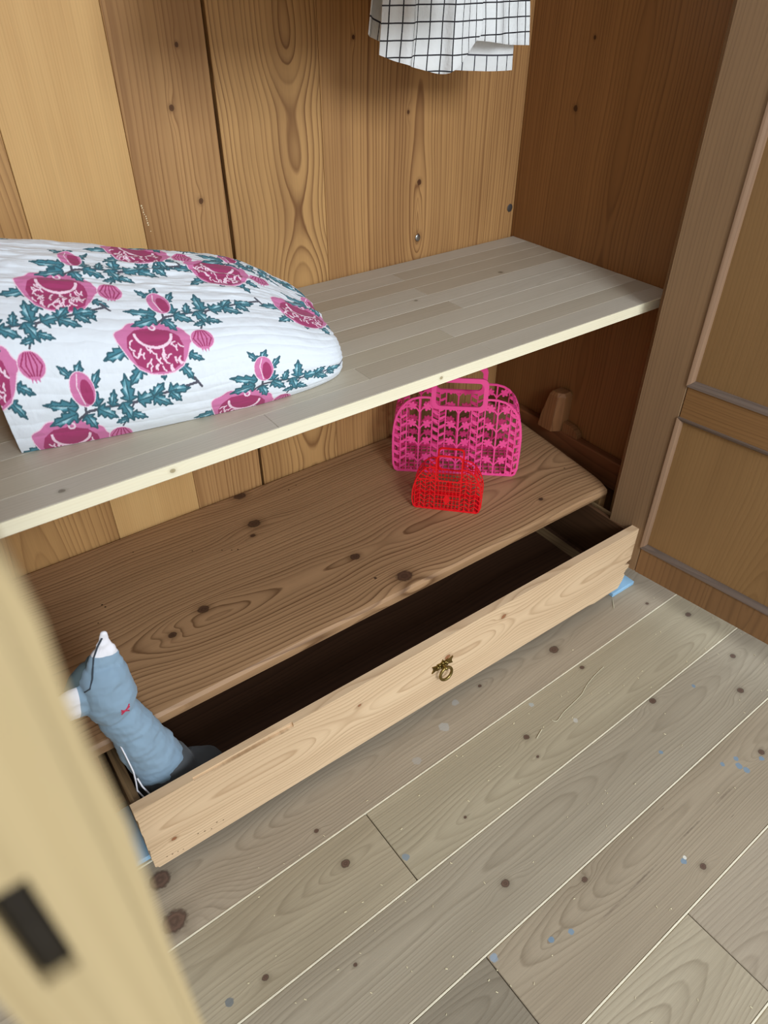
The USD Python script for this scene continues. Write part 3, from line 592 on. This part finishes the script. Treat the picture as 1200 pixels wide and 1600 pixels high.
for uc, top in ((-.0780, .165), (.0012, .147), (.0800, .165)):
    deco.append(line([(uc, 0), (uc, top)], .0032))
    for k in range(6):
        v0 = -.014 + k * .0375
        for s in (-1, 1): deco.append(line([(uc + s * .0265 * math.sin(a), v0 + .024 * (1 - math.cos(a)) * .0 + .026 * math.sin(a) ** .75 * (1 - .28 * math.sin(a))) for a in np.linspace(0, math.pi / 2, 10)], .0027))
        for s in (-1, 1):
            fx, fy = uc + s * .0152, .0360 + (k - 1) * .0375 + (.001 if s < 0 else 0)
            deco += [ellipse(fx + .0058 * math.cos(a), fy + .0058 * math.sin(a), 0.0037, .0026, math.degrees(a)) for a in np.arange(6) * math.pi / 3 + .3] + [sg.Point(fx, fy).buffer(.0037, 5)]
cols = ((-.1318, -.1155, -.1035), (-.0520, -.0378, -.0248), (.0275, .0415, .0540), (.1060, .1185, .1325))
for a, b, c in cols:
    for x in (a, b, c): deco.append(line([(x, 0), (x, .175)], .0024))
    for k in range(11):
        v = .006 + k * .0185
        deco.append(ellipse((a + b) / 2, v, .0072, .0026, -38)); deco.append(ellipse((b + c) / 2, v + .009, .0072, .0026, 38))
        deco.append(line([(a, v + .007), (b, v + .001)], .0016)); deco.append(line([(b, v + .008), (c, v + .014)], .0016))
for v in (.0025,): deco.append(line([(-.13, v), (.13, v)], .004))
lattice = shapely.intersection(shapely.union_all(deco, grid_size=2e-5), outl, grid_size=2e-5)
panel = shapely.union_all([border, lattice], grid_size=2e-5)
pb_ = thing('jelly_bag', 'large bright pink openwork plastic basket bag with flower lattice', 'bag', tuple(M0 - n * .05))
for bk_ in (False, True):
    part('front_panel' if not bk_ else 'back_panel', pmap(extrude(panel, .0022), bk_), PK, pb_)
    hp = extrude(handle, .0042); hp.apply_translation([0, 0, -.001]); part('handle', pmap(hp, bk_), PK, pb_)
hx_, hy_ = [p[0] for p in half], [p[1] for p in half]
Uv = PI(hy_[:10], hx_[:10])
def side_lattice(vmax, D0, lean, step, pat):
    """side gusset pattern in (w, v); w from -1 to 1 across the depth"""
    wd = lambda v: D0 / 2 - v * math.sin(lean)
    out = sg.Polygon([(-wd(0), 0), (wd(0), 0), (wd(vmax), vmax), (-wd(vmax), vmax)])
    d = [out.difference(out.buffer(-.003))]
    for f in (-.5, 0, .5): d.append(line([(f * 2 * wd(0) * .98 / 1, 0), (f * 2 * wd(vmax) * .98, vmax)], .0019))
    k = 0; v = .006
    while v < vmax:
        w = wd(v)
        for f in (-.75, -.25, .25, .75): d.append(ellipse(f * w, v + (step / 2 if f in (-.25, .75) else 0), .0070 if pat else .004, .0028 if pat else .0011, 35 if f in (-.25, .75) else -35))
        v += step
    return shapely.intersection(shapely.union_all(d, grid_size=2e-5), out, grid_size=2e-5)
def gusset(poly, depth, sgn, M0, e, n, U, th):
    m = extrude(poly, th, .008); V = m.vertices
    P = M0 - n * depth / 2 + sgn * (U(np.clip(V[:, 1], 0, .16)) - V[:, 2])[:, None] * e + V[:, :1] * n + V[:, 1:2] * EZ
    m.vertices = P
    if sgn < 0: m.invert()
    return m
sl = side_lattice(.150, .105, .12, .0185, True)
for s in (-1, 1): part('side_gusset', gusset(sl, .105, s, M0, e, n, Uv, .0022), PK, pb_)
bgrid = clean(ops.unary_union([sg.box(-.121, -.104, .121, -.001).difference(sg.box(-.116, -.099, .116, -.006))] + [line([(x, -.104), (x, 0)], .003) for x in np.linspace(-.11, .11, 19)] + [line([(-.12, y), (.12, y)], .003) for y in np.linspace(-.09, -.015, 6)]))
part('bag_base', local(extrude(bgrid, .002), M0, e, n, EZ), PK, pb_)

# small red bag
RD = jelly('red_jelly', (.93, .012, .018), .25, .15)
e, n, M0, rmap = bag_frame(np.array([-.4025, -.2967, ZC]), math.radians(-46.3), .12, .054)
halfr = [(.0605, 0), (.0655, .004), (.0690, .0177), (.0690, .034), (.0672, .046), (.0635, .060), (.0585, .071), (.0510, .083), (.0430, .0905), (.0340, .0940), (.0255, .0945)]
outr = sg.Polygon([(-x, y) for x, y in halfr[::-1]] + halfr).difference(sg.box(-.0225, .066, .0245, .2))
hand = rrect(-.0250, .0600, .0270, .1200, .009).difference(rrect(-.0220, .0670, .0240, .1168, .007)).difference(sg.box(-.0220, .058, .0240, .0672))
deco = [outr.difference(outr.buffer(-.0022)), line([(-.058, .0655), (.0615, .0672)], .0022), line([(-.0235, 0), (-.0235, .07)], .0022), line([(.0256, 0), (.0256, .07)], .0022)]
for x in np.linspace(-.0235, .0256, 8): deco.append(line([(x, 0), (x, .066)], .0013))
for y in np.linspace(.004, .064, 7): deco.append(line([(-.0235, y), (.0256, y)], .0013))
deco.append(sg.Polygon([(0, .0125), (.0072, .0245), (0, .037), (-.0072, .0245)]))
for s, x0 in ((-1, -.0235), (1, .0256)):
    xs = [x0 + s * .0098 * k for k in range(1, 5)]
    for x in xs: deco.append(line([(x, 0), (x, .066)], .0015))
    for k, (a, b) in enumerate(zip([x0] + xs[:-1], xs)):
        for v in np.arange(-.008, .07, .0098):
            up = .007 if (k % 2 == 0) else -.007
            deco.append(line([(a, v - up / 2), (b, v + up / 2)], .0015).intersection(sg.box(-.08, 0, .08, .066)))
    cx, cy = x0, .0665
    for r_ in (.011, .019): deco.append(line([(cx + s * r_ * math.cos(a), cy + r_ * math.sin(a)) for a in np.linspace(0, math.pi / 2, 12)], .0013))
    for a in (.3, .8, 1.3): deco.append(line([(cx + s * .008 * math.cos(a), cy + .008 * math.sin(a)), (cx + s * .034 * math.cos(a), cy + .034 * math.sin(a))], .0011))
deco.append(line([(-.066, .0012), (.066, .0012)], .0026))
rp = shapely.intersection(shapely.union_all(deco, grid_size=2e-5), outr, grid_size=2e-5)
rb = thing('jelly_bag', 'small red openwork plastic basket bag standing in front of the pink one', 'bag', tuple(M0 - n * .027))
for bk_ in (False, True):
    part('front_panel' if not bk_ else 'back_panel', rmap(extrude(rp, .0015), bk_), RD, rb)
    part('handle', rmap(extrude(clean(hand), .0024), bk_), RD, rb)
Ur = PI([p[1] for p in halfr[:9]], [p[0] for p in halfr[:9]])
slr = side_lattice(.084, .054, .12, .0098, False)
for s in (-1, 1): part('side_gusset', gusset(slr, .054, s, M0, e, n, Ur, .0014), RD, rb)
bg2 = clean(ops.unary_union([sg.box(-.060, -.0535, .060, -.0005).difference(sg.box(-.057, -.050, .057, -.004))] + [line([(x, -.053), (x, 0)], .0014) for x in np.linspace(-.05, .05, 13)] + [line([(-.06, y), (.06, y)], .0014) for y in np.linspace(-.045, -.009, 5)]))
part('bag_base', local(extrude(bg2, .0014), M0, e, n, EZ), RD, rb)

# ------------------------------------------------------------------ soft toy leaning out of the drawer
def spheres_hull(a, b):
    out = []
    for (c, r, s) in (a, b):
        m = trimesh.creation.icosphere(2, 1.); m.apply_scale(np.array(s) * r); m.apply_translation(c); out.append(m.vertices)
    return m3.Manifold.hull_points(np.vstack(out))
def body_of(chains, edge=.004, it=14):
    M = m3.Manifold()
    for ch_ in chains:
        for a, b in zip(ch_[:-1], ch_[1:]): M = M + spheres_hull(a, b)
    M = M.refine_to_length(edge); q = M.to_mesh(); t = trimesh.Trimesh(q.vert_properties[:, :3], q.tri_verts)
    trimesh.smoothing.filter_taubin(t, iterations=it); return t
def wrinkle(t, amp, sc, seed):
    V = t.vertices; t.vertices = V + t.vertex_normals * ((meshkit.fbm((V - V.mean(0)) * np.array(sc), 3, seed) - .5) * amp)[:, None]; return t
F1 = (1., .86, 1.)
yt = -.466
trunk = [((-1.066, yt, .120), .0430, F1), ((-1.072, yt, .165), .0380, F1), ((-1.082, yt, .215), .0345, F1), ((-1.090, yt, .262), .0300, F1), ((-1.1015, yt, .304), .0275, F1)]
head = [((-1.1015, yt, .304), .0275, F1), ((-1.103, yt, .335), .0340, F1), ((-1.101, yt, .366), .0310, F1)]
ear_a = [((-1.098, yt, .372), .0250, (1, .6, 1)), ((-1.094, yt, .397), .0190, (1, .5, 1)), ((-1.089, yt - .002, .420), .0115, (1, .5, 1)), ((-1.0855, yt - .003, .440), .0040, (1, .6, 1))]
ear_b = [((-1.110, yt, .348), .0290, (1, .6, 1)), ((-1.134, yt - .002, .350), .0260, (1, .5, 1)), ((-1.156, yt - .004, .351), .0190, (1, .5, 1)), ((-1.172, yt - .004, .352), .0090, (1, .6, 1))]
toy_mesh = body_of([trunk, head, ear_a, ear_b], .0035, 10)
V = toy_mesh.vertices                       # neck fold, cloth wrinkles
fold = np.exp(-((V[:, 2] - (.306 + .25 * (V[:, 0] + 1.10))) / .0045) ** 2) * .0035
toy_mesh.vertices = V - toy_mesh.vertex_normals * fold[:, None]
toy_mesh = wrinkle(toy_mesh, .0065, (42, 42, 42), 4); toy_mesh = wrinkle(toy_mesh, .0030, (30, 30, 150), 6)
def cloth(name, col, rough=.9, sc=1400., strength=.3, var=.08):
    g = Graph(); p = g.add('geometry') + '.position'; a = g.noise(p, sc, 2.); b = g.noise(p, 40., 3.)
    c = g.mix(b, tuple(np.array(col) * (1 - var)), tuple(np.minimum(np.array(col) * (1 + var), 1)))
    bm = g.add('bump', {'strength': strength, 'distance': .0006}, height=a) + '.normal'
    return g.make(name, g.add('principled_bsdf', {'roughness': rough, 'specular_ior_level': .15, 'sheen_weight': .12}, base_color=c, normal=bm))
BLUE = cloth('blue_cotton', lin('889fb1')); WHITE = cloth('white_cotton', lin('e9e6ea')); GREYC = cloth('charcoal_cotton', lin('4f5153')); DARKC = cloth('dark_seam_thread', lin('3c444c')); REDT = plain('red_thread', lin('c2294a'), .7)
def split(t, o, nrm):
    """two closed halves of a mesh at a plane, by manifold"""
    M = m3.Manifold(m3.Mesh(np.asarray(t.vertices, np.float32), np.asarray(t.faces, np.uint32))); nn = np.array(nrm, float) / np.linalg.norm(nrm)
    return M.split_by_plane(tuple(nn), float(nn @ np.array(o)))
def totri(M): q = M.to_mesh(); return trimesh.Trimesh(q.vert_properties[:, :3], q.tri_verts, process=False)
tip_a, rest = split(toy_mesh, (-1.090, yt, .4085), (.28, 0, 1.)); rest = totri(rest)
tip_b, rest2 = split(rest, (-1.1385, yt, .350), (-1., 0, .2)); rest2 = totri(rest2)
toy = thing('soft_toy', 'blue-grey fabric toy animal with white ear tips leaning out of the open drawer', 'toy', (-1.06, yt, .0515))
part('body', rest2, BLUE, toy, 50)
part('ear_tip', totri(tip_a), WHITE, toy, 50); part('ear_tip', totri(tip_b), WHITE, toy, 50)
pants = body_of([[((-1.066, yt, .100), .0480, F1), ((-1.068, yt, .146), .0425, F1)], [((-1.058, yt, .098), .0420, F1), ((-1.026, yt, .098), .0370, (1, .95, 1)), ((-1.012, yt, .094), .0330, (1, 1.05, 1))]], .005, 10)
part('trousers', wrinkle(pants, .005, (40, 40, 40), 9), GREYC, toy, 50)
def hit_point(mesh, o, d):
    d = np.array(d, float); d /= np.linalg.norm(d); t = mesh.triangles; e1, e2 = t[:, 1] - t[:, 0], t[:, 2] - t[:, 0]; h = np.cross(d, e2); a = (e1 * h).sum(1); a = np.where(abs(a) < 1e-14, 1e-14, a)
    s = np.array(o) - t[:, 0]; u = (s * h).sum(1) / a; q = np.cross(s, e1); v = (q @ d) / a; tt_ = (e2 * q).sum(1) / a
    ok = (u >= 0) & (v >= 0) & (u + v <= 1) & (tt_ > 0)
    return (np.array(o) + d * tt_[ok].min()) if ok.any() else None
def on_face(x, z, off=.0006):
    p = hit_point(toy_mesh, (x + .0, -.8, z), (0, 1, 0)); return None if p is None else p + np.array([0, -off, 0])
xs_ = []
for (xa, za), (xb, zb) in (((-1.0985, .3235), (-1.086, .3345)), ((-1.0975, .3335), (-1.0885, .3215)), ((-1.0985, .3290), (-1.0865, .3295))):
    P = [on_face(xa + (xb - xa) * k / 5, za + (zb - za) * k / 5) for k in range(6)]; P = [p for p in P if p is not None]
    if len(P) > 2: xs_.append(tube(P, .0008, 6))
part('stitched_cross', cat(xs_), REDT, toy, 40, label='small red stitched cross')
P = [on_face(x, z, .0003) for x, z in ((-1.0885, .437), (-1.0965, .425), (-1.1045, .412), (-1.1095, .399), (-1.1145, .388), (-1.121, .379), (-1.1275, .3725))]
P = [p for p in P if p is not None]
part('ear_seam', tube(P, .0011, 6), DARKC, toy, 40)
P = [(x + .006, y, z) for x, y, z in [(-1.1185, yt - .012, .262), (-1.1165, yt - .020, .235), (-1.1150, yt - .026, .205), (-1.1165, yt - .028, .185), (-1.1190, yt - .030, .168), (-1.1145, yt - .033, .150), (-1.1070, yt - .036, .142), (-1.1065, yt - .036, .156), (-1.1115, yt - .034, .176), (-1.1135, yt - .030, .192)]]
part('ribbon_loop', tube(P, .0012, 6), WHITE, toy, 40)
ear_shade = body_of([[((-1.114, yt + .010, .378), .017, (1, .7, 1)), ((-1.126, yt + .008, .374), .015, (1, .7, 1)), ((-1.138, yt + .006, .366), .010, (1, .8, 1))], [((-1.110, yt + .010, .378), .013, (1, .7, 1)), ((-1.106, yt + .008, .398), .007, (1, .7, 1))]], .004, 8)
part('ear_shade_patch', ear_shade, cloth('shaded_cotton', lin('4e5a5c')), toy, 50)  # dark cloth lump: shade between the ears put into its colour

# ------------------------------------------------------------------ checked dress hanging from the rail
g = Graph(); uvn = g.add('uvmap', {'attribute': 'st'}) + '.UV'
sep = g.add('separate_xyz', {}, vector=uvn); wob = g.noise(g.add('geometry') + '.position', 60., 2.)
def gl(c, sp, w):
    f = g.math('fraction', g.math('multiply', c, 1 / sp)); d = g.math('absolute', g.math('subtract', f, .5)); return g.smooth(d, .5 * w / sp * .7, .5 * w / sp * 1.25, 1., 0.)
ln = g.math('maximum', gl(sep + '.x', .0205, .0018), gl(sep + '.y', .0195, .0018))
colr = g.mix(ln, tuple(lin('f0f0ee')), tuple(lin('39373a')))
bm = g.add('bump', {'strength': .5, 'distance': .002}, height=g.noise(g.add('geometry') + '.position', 230., 2.)) + '.normal'
pbd = g.add('principled_bsdf', {'roughness': .9, 'specular_ior_level': .1}, base_color=colr, normal=bm)
tr = g.add('translucent_bsdf', {}, color=colr)
mxd = g.add('mix_closure', {'fac': .18}); g.l += [(pbd + '.BSDF', mxd + '.closure1'), (tr + '.BSDF', mxd + '.closure2')]
CHECK = usdkit.material(stage, '/World/Looks/checked_cotton', g.n, g.l, surface=mxd + '.closure')
band = g.math('less_than', sep + '.y', .021); top_ = g.smooth(g.math('absolute', g.math('subtract', sep + '.y', .021)), .0007, .0014, 1., 0.)
l2 = g.math('maximum', g.math('multiply', band, gl(sep + '.x', .0205, .0018)), top_)
col2 = g.mix(l2, tuple(lin('f2f2f0')), tuple(lin('45434a')))
for k, (a, b) in enumerate(g.l):
    if a == colr: g.l[k] = (col2, b)
INSIDE = usdkit.material(stage, '/World/Looks/checked_cotton_inside', g.n, g.l, surface=mxd + '.closure')
def drape(hem, topz, topx, waves, na=110, nb=70, vo=0., uo=0.):
    """hem: (c, x, y, z) control rows; topx: x range at topz"""
    hem = np.array(hem, float); c = np.linspace(0, 1, na); H = PI(hem[:, 0], hem[:, 1:])(c)
    f = np.linspace(0, 1, nb); Gd = np.zeros((na, nb, 3))
    tx = topx[0] + (topx[1] - topx[0]) * c
    for j, k in enumerate(f):
        x = H[:, 0] * (1 - k) + tx * k; z = H[:, 2] + (topz - H[:, 2]) * k
        y = H[:, 1] * (1 - k) + (-.187) * k + sum(a * np.sin(2 * np.pi * (fr * c + ph) + .6 * k) for a, fr, ph in waves) * (1 - .55 * k)
        Gd[:, j] = np.stack([x, y, z], -1)
    Gd += (meshkit.fbm(Gd * np.array([14, 14, 9]), 3, 5)[..., None] - .5) * np.array([0, .010, 0])
    su = np.r_[0, np.cumsum(np.linalg.norm(np.diff(Gd[:, 0], axis=0), axis=1))]
    sv = Gd[:, :, 2].max() - Gd[:, :, 2]
    UV = np.stack([np.broadcast_to(su[:, None], (na, nb)) + uo, sv * 0 + (Gd[:, :, 2] - 0.9) + vo], -1)
    m = sheet(Gd, .0014); uv = np.vstack([UV.reshape(-1, 2)] * 2)
    return m, uv, np.vstack([np.stack([UV[..., 0], Gd[:, :, 2] - H[:, None, 2]], -1).reshape(-1, 2)] * 2)
dr = thing('dress', 'white cotton dress with thin black window check hanging from the wardrobe rail', 'dress', (-.35, -.187, .94))
m, uv, uv_hem = drape([(0, -.488, -.200, .972), (.25, -.460, -.204, .962), (.5, -.425, -.203, .953), (.72, -.390, -.212, .945), (.80, -.383, -.222, .949), (.9, -.352, -.228, .968), (1, -.322, -.222, .992)], 1.46, (-.43, -.325), [(.006, 2.2, .1), (.003, 4.1, .4)])
part('front_panel', m, CHECK, dr, True, uv=uv)
m, uv, uv_hem = drape([(0, -.345, -.205, .984), (.3, -.300, -.200, .980), (.7, -.245, -.196, .973), (1, -.197, -.190, .970)], 1.46, (-.35, -.265), [(.004, 1.3, .2), (.002, 3.4, .1)], uo=.008)
part('side_panel', m, CHECK, dr, True, uv=uv)
m, uv, uv_hem = drape([(0, -.490, -.172, .994), (.2, -.476, -.160, .990), (.4, -.41, -.150, .968), (.6, -.35, -.155, .945), (.8, -.29, -.162, .939), (1, -.212, -.172, .936)], 1.46, (-.44, -.26), [(.005, 2.4, .6)], uo=.012, vo=.009)
part('back_panel', m, INSIDE, dr, True, uv=uv_hem)
bod = []
for yy in (-.197, -.176):
    cx = np.linspace(-1, 1, 24); zz = np.linspace(1.44, 1.60, 12); Gb = np.zeros((24, 12, 3))
    for j, z in enumerate(zz):
        k = (z - 1.44) / .16; hw = .088 + .012 * k
        Gb[:, j] = np.stack([-.347 + cx * hw, yy + (1 - cx ** 2) * .016 * (-1 if yy < -.187 else 1), np.full(24, z) - (.03 * k * np.exp(-(cx / .35) ** 2))], -1)
    m = sheet(Gb, .0014); su = np.stack([(Gb[..., 0] + 2), Gb[..., 2] - .9], -1); part('bodice', m, CHECK, dr, True, uv=np.vstack([su.reshape(-1, 2)] * 2))
hg = thing('clothes_hanger', 'wooden hanger holding the checked dress on the rail', 'hanger', (-.347, -.185, 1.6))
part('hanger_bar', tube([(-.347 + .1 * c, -.187, 1.625 - .05 * abs(c) ** 1.5 - .01) for c in np.linspace(-1, 1, 21)], .006, 10), side_mat2, hg, 40)
part('hanger_hook', tube([(-.347, -.187, 1.618), (-.347, -.187, 1.645)] + [(-.347 - .000, -.185 + .0165 * math.cos(a), 1.66 + .0165 * math.sin(a)) for a in np.linspace(-2.2, -5.6, 16)], .0014, 8), MAT['zinc'], hg, 40)

# unseen second garment, added above the view to shade the boards at the top
d2 = thing('dress', 'unseen white linen dress added on the rail above the view to shade the boards', 'dress', (-.62, -.187, 1.07))
LINEN = cloth('white_linen', lin('e4e2dc'))
for nm, y in (('front_panel', -.36), ('back_panel', -.29)):
    m, uv, _ = drape([(0, -.80, y + .01, 1.062), (.3, -.70, y, 1.055), (.7, -.55, y, 1.049), (1, -.413, y, 1.047)], 1.56, (-.68, -.53), [(.010, 3.2, .1)])
    part(nm, m, LINEN, d2, True)
hg = thing('clothes_hanger', 'wooden hanger holding the added unseen linen dress on the rail', 'hanger', (-.605, -.185, 1.6))
part('hanger_bar', tube([(-.605 + .1 * c, -.187, 1.625 - .05 * abs(c) ** 1.5 - .01) for c in np.linspace(-1, 1, 21)], .006, 10), side_mat2, hg, 40)
part('hanger_hook', tube([(-.605, -.187, 1.618), (-.605, -.187, 1.645)] + [(-.605, -.185 + .0165 * math.cos(a), 1.66 + .0165 * math.sin(a)) for a in np.linspace(-2.2, -5.6, 16)], .0014, 8), MAT['zinc'], hg, 40)

# ------------------------------------------------------------------ small things on the floor
STRAW = plain('straw', lin('c9bfa2'), .6)
def flp(x, y): return (x, y, .0011)
tpts = [(-.455, -.675), (-.448, -.682), (-.425, -.676), (-.395, -.672), (-.37, -.668), (-.345, -.659), (-.315, -.652), (-.285, -.648)]
o = part('straw', tube([(x, y, .0012 + .0003 * math.sin(9 * i)) for i, (x, y) in enumerate(PI(range(8), np.array(tpts))(np.linspace(0, 7, 40)))], 0.0006, 6), STRAW, None, 40, label='long thin bent straw lying across a floor plank', cat='straw')
for i, (x, y, a, L) in enumerate(((-.494, -.683, .35, .022), (-0.1359, -0.5453, .80, .026))):
    part('straw', tube([(x + L * (t - .5) * math.cos(a), y + L * (t - .5) * math.sin(a), .0012 + .0004 * math.sin(3 * t)) for t in np.linspace(0, 1, 8)], .0008, 6), STRAW, None, 40,
         label=('short pale straw end lying beside a floor knot below the drawer', 'short pale straw on the dark plank close to the drawer')[i], cat='straw')
ch_ = []
rs = random.Random(12)
for i in range(170):
    x, y = rs.uniform(-1.1, .05), -rs.uniform(.58, 1.25); d = sg.Point
    if i % 3 == 0: y = -min((abs(y + (.5 + s_ + .0129 * 0)) , s_) for s_ in (.0,))[1] - rs.uniform(.6, 1.2)
    L, Wc = rs.uniform(.0012, .0038), rs.uniform(.0006, .0016); a = rs.uniform(0, math.pi)
    b = cbox((-L / 2, -Wc / 2, .0001), (L / 2, Wc / 2, rs.uniform(.0005, .0012)), .0001); rotz(b, a, (0, 0, 0)); b.apply_translation([x, y, .0002]); ch_.append(b)
part('wood_shavings', cat(ch_), plain('shaving', lin('d8cba6'), .7, noise=.3, nscale=300), None, label='tiny pale wood chips scattered over the floor planks', cat='wood shavings', kind='stuff')
